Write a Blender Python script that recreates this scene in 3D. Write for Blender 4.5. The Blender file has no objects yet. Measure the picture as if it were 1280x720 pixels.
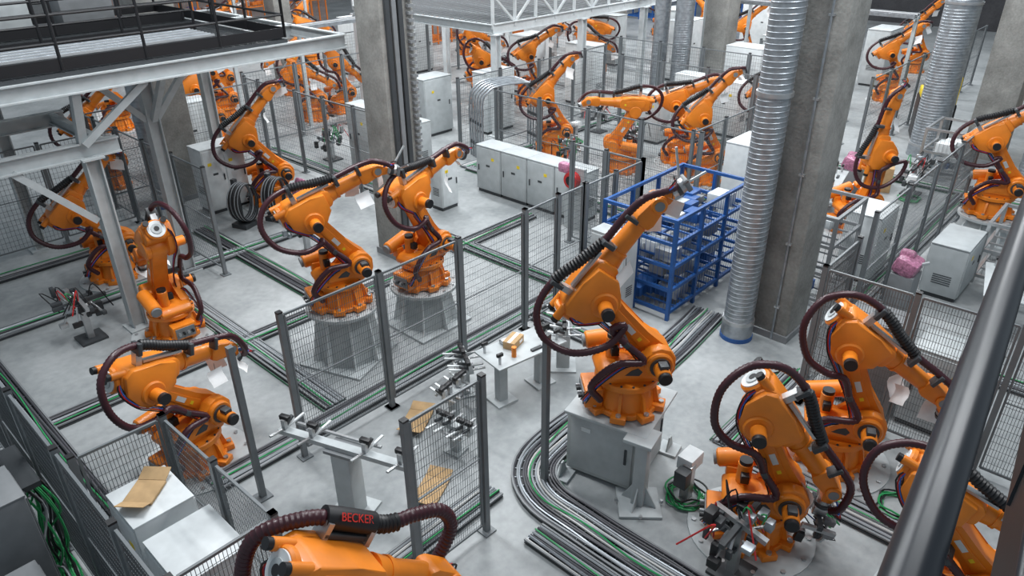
import bpy, bmesh, math, random
from mathutils import Vector, Matrix
random.seed(7)
scene=bpy.context.scene
pi=math.pi
# ---------------------------------------------------------------- materials
MATS={}
def mat(name,col,rough=0.5,metal=0.0,var=0.08,scale=6.0,bump=0.0,spec=0.5,coat=0.0):
    if name in MATS: return MATS[name]
    m=bpy.data.materials.new(name); m.use_nodes=True
    nt=m.node_tree; b=nt.nodes["Principled BSDF"]
    b.inputs["Roughness"].default_value=rough; b.inputs["Metallic"].default_value=metal
    b.inputs["Specular IOR Level"].default_value=spec
    b.inputs["Coat Weight"].default_value=coat
    tc=nt.nodes.new("ShaderNodeTexCoord"); n=nt.nodes.new("ShaderNodeTexNoise")
    n.inputs["Scale"].default_value=scale; n.inputs["Detail"].default_value=3
    nt.links.new(tc.outputs["Object"],n.inputs["Vector"])
    r=nt.nodes.new("ShaderNodeValToRGB")
    r.color_ramp.elements[0].position=0.3; r.color_ramp.elements[1].position=0.7
    r.color_ramp.elements[0].color=[max(0,c*(1-var)) for c in col]+[1]
    r.color_ramp.elements[1].color=[min(1,c*(1+var)) for c in col]+[1]
    nt.links.new(n.outputs["Fac"],r.inputs["Fac"]); nt.links.new(r.outputs["Color"],b.inputs["Base Color"])
    if bump:
        bp=nt.nodes.new("ShaderNodeBump"); bp.inputs["Strength"].default_value=bump; bp.inputs["Distance"].default_value=0.02
        nt.links.new(n.outputs["Fac"],bp.inputs["Height"]); nt.links.new(bp.outputs["Normal"],b.inputs["Normal"])
    MATS[name]=m; return m
ORANGE=mat("orange_paint",(0.76,0.215,0.013),0.42,0,0.12,3,coat=0.05)
HOSE=mat("burgundy_conduit",(0.045,0.010,0.016),0.36,0,0.1)
BLACK=mat("black_rubber",(0.010,0.010,0.012),0.45)
DARK=mat("dark_grey_paint",(0.045,0.05,0.055),0.5)
POST=mat("grey_post_paint",(0.15,0.165,0.175),0.42)
WIRE=mat("fence_wire",(0.16,0.175,0.185),0.4,0.3)
STEEL=mat("bare_steel",(0.50,0.51,0.52),0.35,0.8)
GALV=mat("galvanised_steel",(0.36,0.39,0.42),0.42,0.75,0.2,9)
WHITE=mat("white_enamel",(0.66,0.69,0.70),0.4)
LGREY=mat("light_grey_paint",(0.44,0.47,0.48),0.45)
PEDG=mat("pedestal_grey",(0.38,0.41,0.41),0.5)
MGREY=mat("mid_grey_paint",(0.20,0.21,0.22),0.5)
PAPER=mat("white_paper",(0.82,0.82,0.82),0.7)
CARD=mat("cardboard",(0.46,0.30,0.15),0.8,0,0.1,12)
BLUE=mat("blue_paint",(0.014,0.085,0.29),0.45)
CBLUE=mat("blue_cable",(0.02,0.13,0.55),0.4)
CRED=mat("red_cable",(0.5,0.02,0.02),0.4)
CGREEN=mat("green_cable",(0.02,0.30,0.09),0.45)
GREEN2=mat("dark_green_strip",(0.015,0.10,0.045),0.5)
YEL=mat("yellow_sticker",(0.85,0.62,0.02),0.5)
PINK=mat("pink_bubble_wrap",(0.42,0.17,0.27),0.25,0,0.4,25,0.5)
CAB1=mat("cable_grey",(0.30,0.32,0.34),0.5)
CAB2=mat("cable_dark",(0.07,0.07,0.08),0.5)
CAB3=mat("cable_light",(0.5,0.5,0.49),0.5)
REDB=mat("red_print",(0.65,0.03,0.02),0.5)
NAVY=mat("navy_rail_paint",(0.008,0.012,0.020),0.32,0.1)

def concrete(name,c1,c2,scale,rough,bump=0.1):
    m=bpy.data.materials.new(name); m.use_nodes=True; nt=m.node_tree; b=nt.nodes["Principled BSDF"]
    b.inputs["Roughness"].default_value=rough
    tc=nt.nodes.new("ShaderNodeTexCoord")
    n1=nt.nodes.new("ShaderNodeTexNoise"); n1.inputs["Scale"].default_value=scale; n1.inputs["Detail"].default_value=8; n1.inputs["Roughness"].default_value=0.65
    n2=nt.nodes.new("ShaderNodeTexNoise"); n2.inputs["Scale"].default_value=scale*14; n2.inputs["Detail"].default_value=4
    nt.links.new(tc.outputs["Object"],n1.inputs["Vector"]); nt.links.new(tc.outputs["Object"],n2.inputs["Vector"])
    mx=nt.nodes.new("ShaderNodeMath"); mx.operation='MULTIPLY_ADD'; mx.inputs[1].default_value=0.3
    nt.links.new(n2.outputs["Fac"],mx.inputs[0]); nt.links.new(n1.outputs["Fac"],mx.inputs[2])
    r=nt.nodes.new("ShaderNodeValToRGB"); r.color_ramp.elements[0].position=0.48; r.color_ramp.elements[1].position=0.82
    r.color_ramp.elements[0].color=list(c1)+[1]; r.color_ramp.elements[1].color=list(c2)+[1]
    nt.links.new(mx.outputs[0],r.inputs["Fac"]); nt.links.new(r.outputs["Color"],b.inputs["Base Color"])
    bp=nt.nodes.new("ShaderNodeBump"); bp.inputs["Strength"].default_value=bump; bp.inputs["Distance"].default_value=0.02
    nt.links.new(n2.outputs["Fac"],bp.inputs["Height"]); nt.links.new(bp.outputs["Normal"],b.inputs["Normal"])
    return m
FLOORM=concrete("floor_concrete",(0.220,0.238,0.245),(0.40,0.418,0.425),0.6,0.40,0.05)
COLM=concrete("column_concrete",(0.20,0.198,0.185),(0.37,0.365,0.345),1.6,0.75,0.25)
WALLM=concrete("dark_wall",(0.03,0.03,0.034),(0.06,0.06,0.065),0.8,0.8)
WALLL=concrete("light_wall",(0.16,0.17,0.175),(0.27,0.275,0.28),0.5,0.8)

# ---------------------------------------------------------------- mesh builder
I4=Matrix.Identity(4)
class MB:
    def __init__(s): s.v=[]; s.f=[]; s.m=[]; s.mats=[]
    def mi(s,m):
        if m not in s.mats: s.mats.append(m)
        return s.mats.index(m)
    def add(s,vs,fs,m,M=I4):
        o=len(s.v); k=s.mi(m)
        s.v+= [tuple(M@Vector(p)) for p in vs]
        for f in fs: s.f.append([i+o for i in f]); s.m.append(k)
    def box(s,c,d,m,M=I4,bev=0.0,rot=None):
        x,y,z=[q/2 for q in d]
        T=M@Matrix.Translation(c)
        if rot is not None: T=T@rot
        if bev<=0:
            vs=[(-x,-y,-z),(x,-y,-z),(x,y,-z),(-x,y,-z),(-x,-y,z),(x,-y,z),(x,y,z),(-x,y,z)]
            s.add(vs,[(0,3,2,1),(4,5,6,7),(0,1,5,4),(1,2,6,5),(2,3,7,6),(3,0,4,7)],m,T)
        else:
            bm=bmesh.new(); bmesh.ops.create_cube(bm,size=1)
            for v in bm.verts: v.co=Vector((v.co.x*2*x,v.co.y*2*y,v.co.z*2*z))
            bmesh.ops.bevel(bm,geom=bm.edges[:],offset=bev,segments=2,profile=0.5,affect='EDGES')
            s.bm(bm,m,T)
    def bm(s,bm,m,M=I4):
        bm.verts.ensure_lookup_table()
        for i,v in enumerate(bm.verts): v.index=i
        s.add([v.co.copy() for v in bm.verts],[[v.index for v in f.verts] for f in bm.faces],m,M); bm.free()
    def prism(s,pts,y0,y1,m,M=I4,bev=0.0,seg=2):
        bm=bmesh.new()
        a=[bm.verts.new((p[0],y0,p[1])) for p in pts]; b=[bm.verts.new((p[0],y1,p[1])) for p in pts]
        bm.faces.new(a); bm.faces.new(b[::-1])
        n=len(pts)
        for i in range(n): bm.faces.new((a[i],b[i],b[(i+1)%n],a[(i+1)%n]))
        if bev>0:
            es=[e for e in bm.edges if abs(e.verts[0].co.y-e.verts[1].co.y)<1e-6]
            if n<=14: es=bm.edges[:]
            bmesh.ops.bevel(bm,geom=es,offset=bev,segments=seg,profile=0.5,affect='EDGES',clamp_overlap=True)
        s.bm(bm,m,M)
    def cyl(s,p0,p1,r0,m,r1=None,seg=20,M=I4,bev=0.0):
        if r1 is None: r1=r0
        p0=Vector(p0); p1=Vector(p1); d=(p1-p0); L=d.length
        if L<1e-6: return
        q=d.to_track_quat('Z','Y').to_matrix().to_4x4(); T=M@Matrix.Translation(p0)@q
        prof=[(r0,0),(r1,L)]
        if bev>0: prof=[(r0-bev,0),(r0,bev),(r1,L-bev),(r1-bev,L)]
        vs=[];fs=[]
        for (r,z) in prof:
            for i in range(seg):
                a=2*pi*i/seg; vs.append((r*math.cos(a),r*math.sin(a),z))
        k=len(prof)
        for j in range(k-1):
            for i in range(seg):
                fs.append((j*seg+i,j*seg+(i+1)%seg,(j+1)*seg+(i+1)%seg,(j+1)*seg+i))
        fs.append(tuple(range(seg))[::-1]); fs.append(tuple((k-1)*seg+i for i in range(seg)))
        s.add(vs,fs,m,T)
    def bar(s,p0,p1,w,h,m,M=I4):
        p0=Vector(p0); p1=Vector(p1); d=p1-p0; L=d.length
        if L<1e-6: return
        x=d.normalized(); up=Vector((0,0,1)) if abs(x.z)<0.95 else Vector((0,1,0))
        y=up.cross(x).normalized(); z=x.cross(y)
        T=M@Matrix.Translation((p0+p1)/2)@Matrix((x,y,z)).transposed().to_4x4()
        s.box((0,0,0),(L,w,h),m,T)
    def tube(s,pts,r,m,seg=8,M=I4,step=0.06,rib=0.0,straight=False):
        P=[Vector(p) for p in pts]
        if not straight: P=catmull(P,step)
        n=len(P)
        if n<2: return
        t=(P[1]-P[0]).normalized(); u=t.orthogonal().normalized()
        vs=[];fs=[]
        for i,p in enumerate(P):
            if i==0: tt=(P[1]-P[0])
            elif i==n-1: tt=(P[-1]-P[-2])
            else: tt=P[i+1]-P[i-1]
            if tt.length<1e-9: tt=t
            tt=tt.normalized(); u=(u-tt*u.dot(tt))
            u=u.normalized() if u.length>1e-6 else tt.orthogonal().normalized()
            w=tt.cross(u); rr=r*(1+ (rib if i%2 else -rib))
            for k in range(seg):
                a=2*pi*k/seg; vs.append(p+u*(rr*math.cos(a))+w*(rr*math.sin(a)))
        for i in range(n-1):
            for k in range(seg):
                fs.append((i*seg+k,i*seg+(k+1)%seg,(i+1)*seg+(k+1)%seg,(i+1)*seg+k))
        fs.append(tuple(range(seg))[::-1]); fs.append(tuple((n-1)*seg+i for i in range(seg)))
        s.add(vs,fs,m,M)
    def mesh(s,name,angle=35,recalc=True):
        me=bpy.data.meshes.new(name); me.from_pydata([tuple(v) for v in s.v],[],s.f)
        for m in s.mats: me.materials.append(m)
        me.polygons.foreach_set("material_index",s.m)
        if recalc:
            bm=bmesh.new(); bm.from_mesh(me); bmesh.ops.recalc_face_normals(bm,faces=bm.faces); bm.to_mesh(me); bm.free()
        me.polygons.foreach_set("use_smooth",[True]*len(me.polygons))
        me.set_sharp_from_angle(angle=math.radians(angle)); me.update()
        return me
    def obj(s,name,loc=(0,0,0),rz=0.0,recalc=True):
        return link(name,s.mesh(name,recalc=recalc),loc,rz)
def link(name,me,loc=(0,0,0),rz=0.0):
    o=bpy.data.objects.new(name,me); scene.collection.objects.link(o); o.location=loc; o.rotation_euler=(0,0,rz); return o
def catmull(P,step):
    if len(P)==2:
        n=max(2,int((P[1]-P[0]).length/step)); return [P[0].lerp(P[1],i/n) for i in range(n+1)]
    Q=[2*P[0]-P[1]]+P+[2*P[-1]-P[-2]]; dense=[]
    for i in range(1,len(Q)-2):
        a,b,c,d=Q[i-1:i+3]
        for k in range(16):
            t=k/16; dense.append(0.5*((2*b)+(c-a)*t+(2*a-5*b+4*c-d)*t*t+(-a+3*b-3*c+d)*t**3))
    dense.append(P[-1]); out=[dense[0]]; acc=0
    for i in range(1,len(dense)):
        a=dense[i-1]; b=dense[i]; L=(b-a).length
        while acc+L>=step and L>0:
            a=a.lerp(b,(step-acc)/L); out.append(a.copy()); L=(b-a).length; acc=0
        acc+=L
    if (out[-1]-dense[-1]).length>1e-4: out.append(dense[-1])
    return out
def frame(ox,oz,ang,oy=0):
    c=math.cos(ang); s_=math.sin(ang)
    return Matrix(((c,0,-s_,ox),(0,1,0,oy),(s_,0,c,oz),(0,0,0,1)))
def link_profile(L,ra,rb,wa,n=10):
    pts=[]
    for i in range(n+1):
        a=pi/2+pi*i/n; pts.append((ra*math.cos(a),ra*math.sin(a)))
    pts.append((L*0.30,-wa)); pts.append((L*0.72,-wa*0.9))
    for i in range(n+1):
        a=-pi/2+pi*i/n; pts.append((L+rb*math.cos(a),rb*math.sin(a)))
    pts.append((L*0.72,wa*0.9)); pts.append((L*0.30,wa))
    return pts
# ---------------------------------------------------------------- robot
RS=.88
def robot(x,y,yaw,a2,a3,a5=-30,z=0.0,plate=True,tool=0,paper=2,detail=2,hose=1,base_yaw=None,side=1,cables=True,loop=1.0,sc=None):
    rnd=random.Random(int(abs(x*97+y*31)*10))
    b=MB(); d2=math.radians; S=side
    if plate:
        b.cyl((0,0,0.0),(0,0,0.022),0.78,LGREY,seg=40)
        for i in range(12):
            a=2*pi*i/12; b.cyl((.70*math.cos(a),.70*math.sin(a),.022),(.70*math.cos(a),.70*math.sin(a),.045),.03,STEEL,seg=8)
    Mb=Matrix.Rotation((base_yaw or 0)-0,4,'Z')
    b.cyl((0,0,.022),(0,0,.10),.44,ORANGE,seg=12,bev=.012)
    for i in range(8):
        a=2*pi*(i+.5)/8; Mr=Mb@Matrix.Rotation(a,4,'Z')
        b.box((.44,0,.07),(.18,.20,.09),ORANGE,Mr,bev=.012)
        b.cyl((.48,0,.11),(.48,0,.145),.035,STEEL,seg=8,M=Mr)
        b.prism([(.34,.10),(.46,.10),(.40,.34),(.34,.40)],-.02,.02,ORANGE,Mr)
    b.cyl((0,0,.08),(0,0,.40),.39,ORANGE,r1=.34,seg=28)
    b.box((-.46,0,.24),(.24,.42,.28),ORANGE,Mb,bev=.02)
    b.box((-.585,0,.24),(.02,.34,.2),MGREY,Mb)
    for k in range(4): b.cyl((-.59,-.12+.08*k,.24),(-.65,-.12+.08*k,.24),.025,STEEL if k%2 else BLACK,seg=10,M=Mb)
    b.cyl((0,0,.40),(0,0,.425),.36,BLACK,seg=28)
    b.cyl((0,0,.425),(0,0,.52),.42,ORANGE,seg=32,bev=.015)
    for i in range(16):
        a=2*pi*i/16; b.cyl((.39*math.cos(a),.39*math.sin(a),.52),(.39*math.cos(a),.39*math.sin(a),.535),.016,DARK,seg=6)
    px,pz=.32,.80
    b.prism([(-.40,.50),(.36,.50),(.44,.58),(.42,.68),(-.10,.70),(-.34,.68),(-.43,.60)],-.28,.28,ORANGE,bev=.03)
    cheek=[(-.28,.60),(.48,.57),(.54,.70),(.54,.88),(.46,.99),(.34,1.03),(.22,.99),(.08,.84),(-.22,.72)]
    b.prism(cheek,-.31*S,-.16*S,ORANGE,bev=.022)
    b.prism([(-.10,.66),(.08,.645),(.12,.70),(.06,.76),(-.02,.73)],-.316*S,-.30*S,DARK if detail>1 else ORANGE)
    b.prism([(-.1,.62),(.46,.58),(.52,.70),(.50,.88),(.36,.97),(.22,.94),(.08,.78)],.20*S,.29*S,ORANGE,bev=.02)
    b.cyl((px,-.37*S,pz),(px,.33*S,pz),.18,ORANGE,seg=28,bev=.02)
    b.cyl((px,-.39*S,pz),(px,-.36*S,pz),.13,DARK,seg=24)
    b.cyl((px,-.36*S,pz),(px,-.60*S,pz),.095,ORANGE,seg=20,bev=.01)
    b.cyl((px,-.60*S,pz),(px,-.66*S,pz),.085,BLACK,seg=20,bev=.01)
    b.box((px,-.50*S,pz+.11),(.11,.13,.06),DARK,bev=.01)
    b.cyl((-.18,.12*S,.68),(-.18,.12*S,.98),.09,ORANGE,seg=20,bev=.01)
    b.cyl((-.18,.12*S,.98),(-.18,.12*S,1.03),.08,BLACK,seg=20)
    b.box((-.18,-.0,.84),(.10,.10,.12),BLACK,bev=.01)
    al=d2(90-a2); ML=frame(px,pz,al)
    t=ML@Vector((.22,.0,.20))
    p0=Vector((-.50,.38*S,.78)); p1=Vector((t.x,.38*S,t.z)); dd=(p1-p0).normalized()
    b.cyl(p0,p0+dd*.58,.12,ORANGE,seg=24,bev=.02); b.cyl(p0-dd*.04,p0,.09,MGREY,seg=20)
    b.cyl(p0+dd*.58,p1,.035,STEEL,seg=12); b.cyl(p1+Vector((0,-.15*S,0)),p1+Vector((0,.05*S,0)),.06,ORANGE,seg=16)
    b.box((-.30,.31*S,.68),(.16,.14,.18),ORANGE,bev=.015)
    L1=1.14
    b.prism(link_profile(L1,.215,.185,.125),-.11,.15,ORANGE,ML,bev=.02)
    for yy,sg in ((.15,1),(-.11,-1)):
        b.prism([(.22,-.08),(.22,.08),(.45,.06),(L1-.26,.065),(L1-.2,.05),(L1-.2,-.05),(L1-.26,-.065),(.45,-.06)],yy-.002*sg,yy+.014*sg,ORANGE,ML,bev=.008)
    for u,r in ((0,.17),(L1,.15)):
        b.cyl((u,-.14,0),(u,.18,0),r,ORANGE,seg=28,M=ML,bev=.01)
        if detail>1:
            for yy,y2 in ((.18,.192),(-.14,-.152)):
                for i in range(10):
                    a=2*pi*i/10
                    b.cyl((u+.8*r*math.cos(a),yy,.8*r*math.sin(a)),(u+.8*r*math.cos(a),y2,.8*r*math.sin(a)),.012,DARK,seg=6,M=ML)
    b.box((.55,.167,0),(.16,.004,.07),WHITE,ML); b.box((.80,.167,.0),(.05,.004,.05),YEL,ML)
    b.box((.55,-.127,0),(.16,.004,.07),WHITE,ML); b.box((.35,-.127,.0),(.05,.004,.05),YEL,ML)
    e=ML@Vector((L1,0,0)); MU=frame(e.x,e.z,d2(a3))
    b.cyl((0,-.31*S,0),(0,.24*S,0),.17,ORANGE,seg=28,M=MU,bev=.02)
    b.cyl((0,-.31*S,0),(0,-.48*S,0),.09,ORANGE,seg=18,M=MU,bev=.01); b.cyl((0,-.48*S,0),(0,-.54*S,0),.08,BLACK,seg=18,M=MU)
    side_pts=[(-.18,-.14),(-.06,-.20),(.10,-.19),(.22,-.08),(.34,.04),(.34,.35),(.10,.39),(-.26,.39),(-.36,.30),(-.34,.04)]
    b.prism(side_pts,-.28*S,-.14*S,ORANGE,MU,bev=.022)
    b.prism([(-.34,.04),(.10,.00),(.40,.08),(.44,.12),(.44,.31),(.38,.37),(.10,.39),(-.28,.39),(-.38,.32),(-.38,.09)],-.21,.21,ORANGE,MU,bev=.03)
    b.prism([(-.20,.10),(.28,.13),(.28,.29),(.10,.33),(-.20,.33),(-.26,.26)],-.225,.225,ORANGE,MU,bev=.012)
    c=.215
    b.cyl((-.36,0,c),(-.44,0,c),.18,ORANGE,seg=28,M=MU,bev=.02)
    b.cyl((-.44,0,c),(-.455,0,c),.15,WHITE,seg=28,M=MU); b.cyl((-.455,0,c),(-.47,0,c),.09,LGREY,seg=24,M=MU); b.cyl((-.47,0,c),(-.475,0,c),.045,BLACK,seg=16,M=MU)
    for yy,ww in ((.15,.33),(-.15,.33)):
        b.cyl((-.30,yy,ww),(-.50,yy,ww),.055,ORANGE,seg=16,M=MU,bev=.008); b.cyl((-.50,yy,ww),(-.55,yy,ww),.05,BLACK,seg=16,M=MU)
    b.cyl((.42,0,c),(.56,0,c),.16,ORANGE,r1=.135,seg=28,M=MU)
    b.cyl((.56,0,c),(.60,0,c),.145,ORANGE,seg=28,M=MU)
    b.cyl((.60,0,c),(1.04,0,c),.122,ORANGE,r1=.108,seg=28,M=MU)
    b.prism([(1.00,.12),(1.08,.09),(1.34,.12),(1.42,.16),(1.44,.22),(1.42,.27),(1.34,.31),(1.08,.34),(1.00,.31)],-.13,.13,ORANGE,MU,bev=.025)
    b.cyl((1.32,-.16,c),(1.32,.16,c),.095,ORANGE,seg=24,M=MU,bev=.012)
    b.cyl((1.32,-.165,c),(1.32,.165,c),.06,MGREY,seg=20,M=MU)
    for sg in (1,-1):
        b.box((.30,.22*sg,.20),(.05,.012,.05),YEL,MU)
    MW=MU@Matrix.Translation((1.32,0,c))@Matrix.Rotation(-d2(a5),4,'Y')
    b.prism([(-.08,-.08),(.12,-.075),(.20,-.06),(.20,.06),(.12,.075),(-.08,.08)],-.09,.09,ORANGE,MW,bev=.02)
    b.cyl((.20,0,0),(.26,0,0),.08,STEEL,seg=20,M=MW); b.cyl((.26,0,0),(.31,0,0),.095,DARK,seg=20,M=MW)
    hs=-1*S; st=.024 if detail>1 else .04
    lp=loop
    pts_l=[MU@Vector(p) for p in ((-.05,.38*hs,-.34),(-.38,.40*hs,-.32),(-.70*lp,.37*hs,-.04),(-.76*lp,.28*hs,.34),(-.54*lp,.20*hs,.60),(-.18,.14*hs,.66),(.25,.12*hs,.55))]
    pts_u=[MU@Vector(p) for p in ((.25,.12*hs,.55),(.60,.10*hs,.46),(1.0,.12*hs,.46),(1.30,.16*hs,.43))]+[MW@Vector((.14,.17*hs,.14)),MW@Vector((.27,.11*hs,.08))]
    low=[Vector((-.40,.32*hs,.30)),Vector((-.54,.38*hs,.58)),Vector((-.26,.42*hs,.90)),ML@Vector((.22,.38*hs,.10)),ML@Vector((.55,.34*hs,.12)),ML@Vector((.85,.36*hs,.12))]
    if hose==1:
        b.tube(low+pts_l+pts_u[1:],.046,HOSE,seg=10,step=st,rib=.07)
        b.tube([MU@Vector(p) for p in ((-.10,.135*hs,.655),(.08,.13*hs,.61),(.25,.12*hs,.55),(.60,.10*hs,.46))],.068,BLACK,seg=12,step=.022,rib=.10)
        for u,w in ((-.12,.65),(.62,.455)):
            b.box((u,.13*hs,w-.04),(.06,.17,.17),DARK,MU,bev=.01)
        b.box((.22,.12*hs,.42),(.55,.08,.035),STEEL,MU); b.box((.62,.1*hs,.36),(.06,.06,.14),STEEL,MU); b.box((-.12,.12*hs,.46),(.08,.1,.2),STEEL,MU)
        b.box((.55,.25*hs,.12),(.08,.28,.07),DARK,ML,bev=.01)
        b.box((1.02,.12*hs,.39),(.05,.15,.18),DARK,MU,bev=.01)
    if hose==2:
        P=low[:4]+[MU@Vector(p) for p in ((.0,.44*hs,-.55),(-.30,.46*hs,-.25),(-.46,.40*hs,.20),(-.20,.29*hs,.47),(.12,.23*hs,.53),(.52,.20*hs,.53),(.78,.18*hs,.66),(1.04,.16*hs,.74),(1.27,.16*hs,.60),(1.33,.17*hs,.30),(1.27,.17*hs,.05))]
        b.tube(P,.062,HOSE,seg=14,step=.02,rib=.06)
        b.tube([MU@Vector(p) for p in ((-.06,.26*hs,.515),(.12,.23*hs,.53),(.40,.21*hs,.53))],.098,BLACK,seg=18,step=.03)
        b.tube([MU@Vector(p) for p in ((.38,.21*hs,.53),(.52,.20*hs,.535),(.64,.19*hs,.575))],.074,BLACK,seg=12,step=.02,rib=.1)
        b.box((.18,.2*hs,.42),(.5,.12,.05),DARK,MU,bev=.01); b.box((-.05,.22*hs,.45),(.05,.16,.16),STEEL,MU); b.box((.38,.2*hs,.44),(.05,.16,.16),STEEL,MU)
    if cables:
        for k in range(4):
            m=(BLACK,CBLUE,CRED,BLACK)[k]; off=.022*k
            b.tube([Vector((-.50,.16*hs+off,.30)),Vector((-.58-off,.28*hs,.24+off)),Vector((-.44-off,.36*hs,.55)),Vector((-.12,.32*hs,.78+off)),ML@Vector((.10,.24*hs,.14+off)),ML@Vector((.5,.20*hs,.14+off*.6)),ML@Vector((.95,.21*hs,.16+off)),MU@Vector((-.22,.26*hs,-.08-off)),MU@Vector((-.36-off,.22*hs,.10)),MU@Vector((-.36,.12*hs,.28))],.010,m,seg=5,step=.08)
        for k in range(3):
            b.tube([MW@Vector((.10,.12*hs,.08)),MW@Vector((.22+.04*k,.20*hs,.14+.03*k)),MW@Vector((.32,.14,.04*k)),MW@Vector((.28,.04,-.04))],.010,(CBLUE,CRED,BLACK)[k],seg=5,step=.05)
    for k in range(paper):
        P=(MU@Vector((rnd.uniform(.5,1.25),(-.20,.20)[(k+(1 if S>0 else 0))%2],rnd.uniform(.0,.1)))) if k else MW@Vector((.16,-.12*rnd.choice((1,-1)),-.02))
        MM=Matrix.Translation(P)@Matrix.Rotation(rnd.uniform(-.6,.6),4,'X')@Matrix.Rotation(rnd.uniform(-1.2,1.2),4,'Z')@Matrix.Rotation(rnd.uniform(-.4,.4),4,'Y')
        w,h=rnd.uniform(.11,.16),rnd.uniform(.19,.25)
        vs=[];n=4
        for i in range(n+1):
            zz=-h*2*i/n/1.0*.62; yy=.03*math.sin(i*1.2)
            vs+=[(-w,yy,zz),(w,yy+.012,zz)]
        b.add(vs,[(2*i,2*i+1,2*i+3,2*i+2) for i in range(n)],PAPER,MM)
        b.cyl(P,P+Vector((0,0,.1)),.004,BLACK,seg=4)
    if tool==1:
        T=MW@Matrix.Translation((.31,0,0))
        b.box((.06,0,0),(.12,.16,.16),STEEL,T,bev=.01)
        b.bar((.12,-.30,0),(.12,.30,0),.06,.06,DARK,T); b.bar((.16,-.26,-.2),(.16,-.26,.2),.05,.05,STEEL,T); b.bar((.16,.26,-.2),(.16,.26,.2),.05,.05,STEEL,T)
        for k in range(9):
            q=Vector((rnd.uniform(.1,.34),rnd.uniform(-.28,.28),rnd.uniform(-.2,.2)))
            b.box(q,(rnd.uniform(.06,.14),rnd.uniform(.05,.10),rnd.uniform(.06,.14)),rnd.choice((STEEL,DARK,MGREY,BLACK,GALV)),T,bev=.008)
            b.cyl(q,q+Vector((rnd.uniform(.08,.15),0,rnd.uniform(-.05,.05))),.022,STEEL,seg=10,M=T)
        for k in range(7):
            q=Vector((.1,rnd.uniform(-.3,.3),rnd.uniform(-.2,.2))); q2=Vector((.25,rnd.uniform(-.3,.3),rnd.uniform(-.2,.2)))
            b.tube([q,(q+q2)/2+Vector((rnd.uniform(-.1,.2),rnd.uniform(-.15,.15),.2)),q2],.009,rnd.choice((BLACK,CRED,CBLUE,CGREEN,BLACK)),seg=5,M=T)
    if tool==2:
        T=MW@Matrix.Translation((.31,0,0))
        b.cyl((0,0,0),(.06,0,0),.09,STEEL,M=T); b.box((.08,0,0),(.06,.20,.16),MGREY,T,bev=.01)
        b.bar((.05,-.1,.05),(.10,-.40,.20),.025,.025,STEEL,T); b.bar((.05,.1,.05),(.2,.10,.40),.025,.025,LGREY,T); b.bar((.05,.1,-.05),(.35,.16,-.1),.025,.025,LGREY,T)
    me=b.mesh("industrial_robot_arm")
    o=link("industrial_robot_arm",me,(x,y,z),yaw); s_=sc or RS; o.scale=(s_,s_,s_); return o,MU
def az_(x,y): return math.atan2(y,x)
rad=math.radians

# ---------------------------------------------------------------- pedestal
def pedestal(x,y,h,yaw,kind=0):
    b=MB()
    if kind==0:
        b.box((.05,.10,.05+(h-.09)/2),(.90,.92,h-.10),PEDG,bev=.012)
        b.box((-.408,.10,h/2+.02),(.014,.80,h-.2),LGREY,bev=.004); b.box((-.42,-.22,h*.55),(.02,.03,.22),DARK); b.box((-.42,.3,h*.75),(.012,.12,.06),WHITE)
        b.box((.05,-.367,h/2+.02),(.78,.014,h-.2),LGREY,bev=.004); b.box((.36,-.38,h*.55),(.03,.02,.2),DARK)
        b.box((0.02,.04,h-.022),(1.04,1.04,.044),LGREY,bev=.008)
        for sx,sy in ((-.52,.55),(.60,-.44),(.6,.62)):
            b.box((sx,sy,.02),(.26,.26,.04),LGREY,bev=.005)
            b.prism([(-.11,.04),(.11,.04),(.03,.22),(-.03,.22)],-.01,.01,PEDG,Matrix.Translation((sx,sy,0)))
        sx,sy=-.50,-.46
        b.box((sx,sy,.02),(.50,.50,.04),LGREY,bev=.006,rot=Matrix.Rotation(.5,4,'Z'))
        b.box((sx,sy,(h-.02)/2),(.15,.15,h-.06),LGREY,bev=.01); b.box((sx+.04,sy+.04,h-.03),(.34,.34,.05),LGREY,bev=.006)
        for i in range(4):
            M=Matrix.Translation((sx,sy,0))@Matrix.Rotation(pi/2*i+.0,4,'Z'); b.prism([(.06,.04),(.22,.04),(.20,.08),(.075,.30)],-.008,.008,LGREY,M)
            b.cyl((.24,.12,.04),(.24,.12,.08),.02,STEEL,seg=8,M=M)
    else:
        b.box((0,0,.02),(1.1,1.1,.04),LGREY,bev=.005)
        b.cyl((0,0,.04),(0,0,h-.05),.46,LGREY,r1=.40,seg=8)
        for i in range(8):
            M=Matrix.Rotation(2*pi*i/8,4,'Z'); b.prism([(.38,.04),(.56,.04),(.54,.12),(.43,h-.1),(.36,h-.06)],-.012,.012,WHITE,M)
        b.cyl((0,0,h-.05),(0,0,h-.002),.56,LGREY,seg=32)
        for i in range(12):
            a=2*pi*i/12; b.cyl((.51*math.cos(a),.51*math.sin(a),h-.01),(.51*math.cos(a),.51*math.sin(a),h+.02),.022,STEEL,seg=8)
    return b.obj("robot_pedestal",(x,y,0),yaw)

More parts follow.
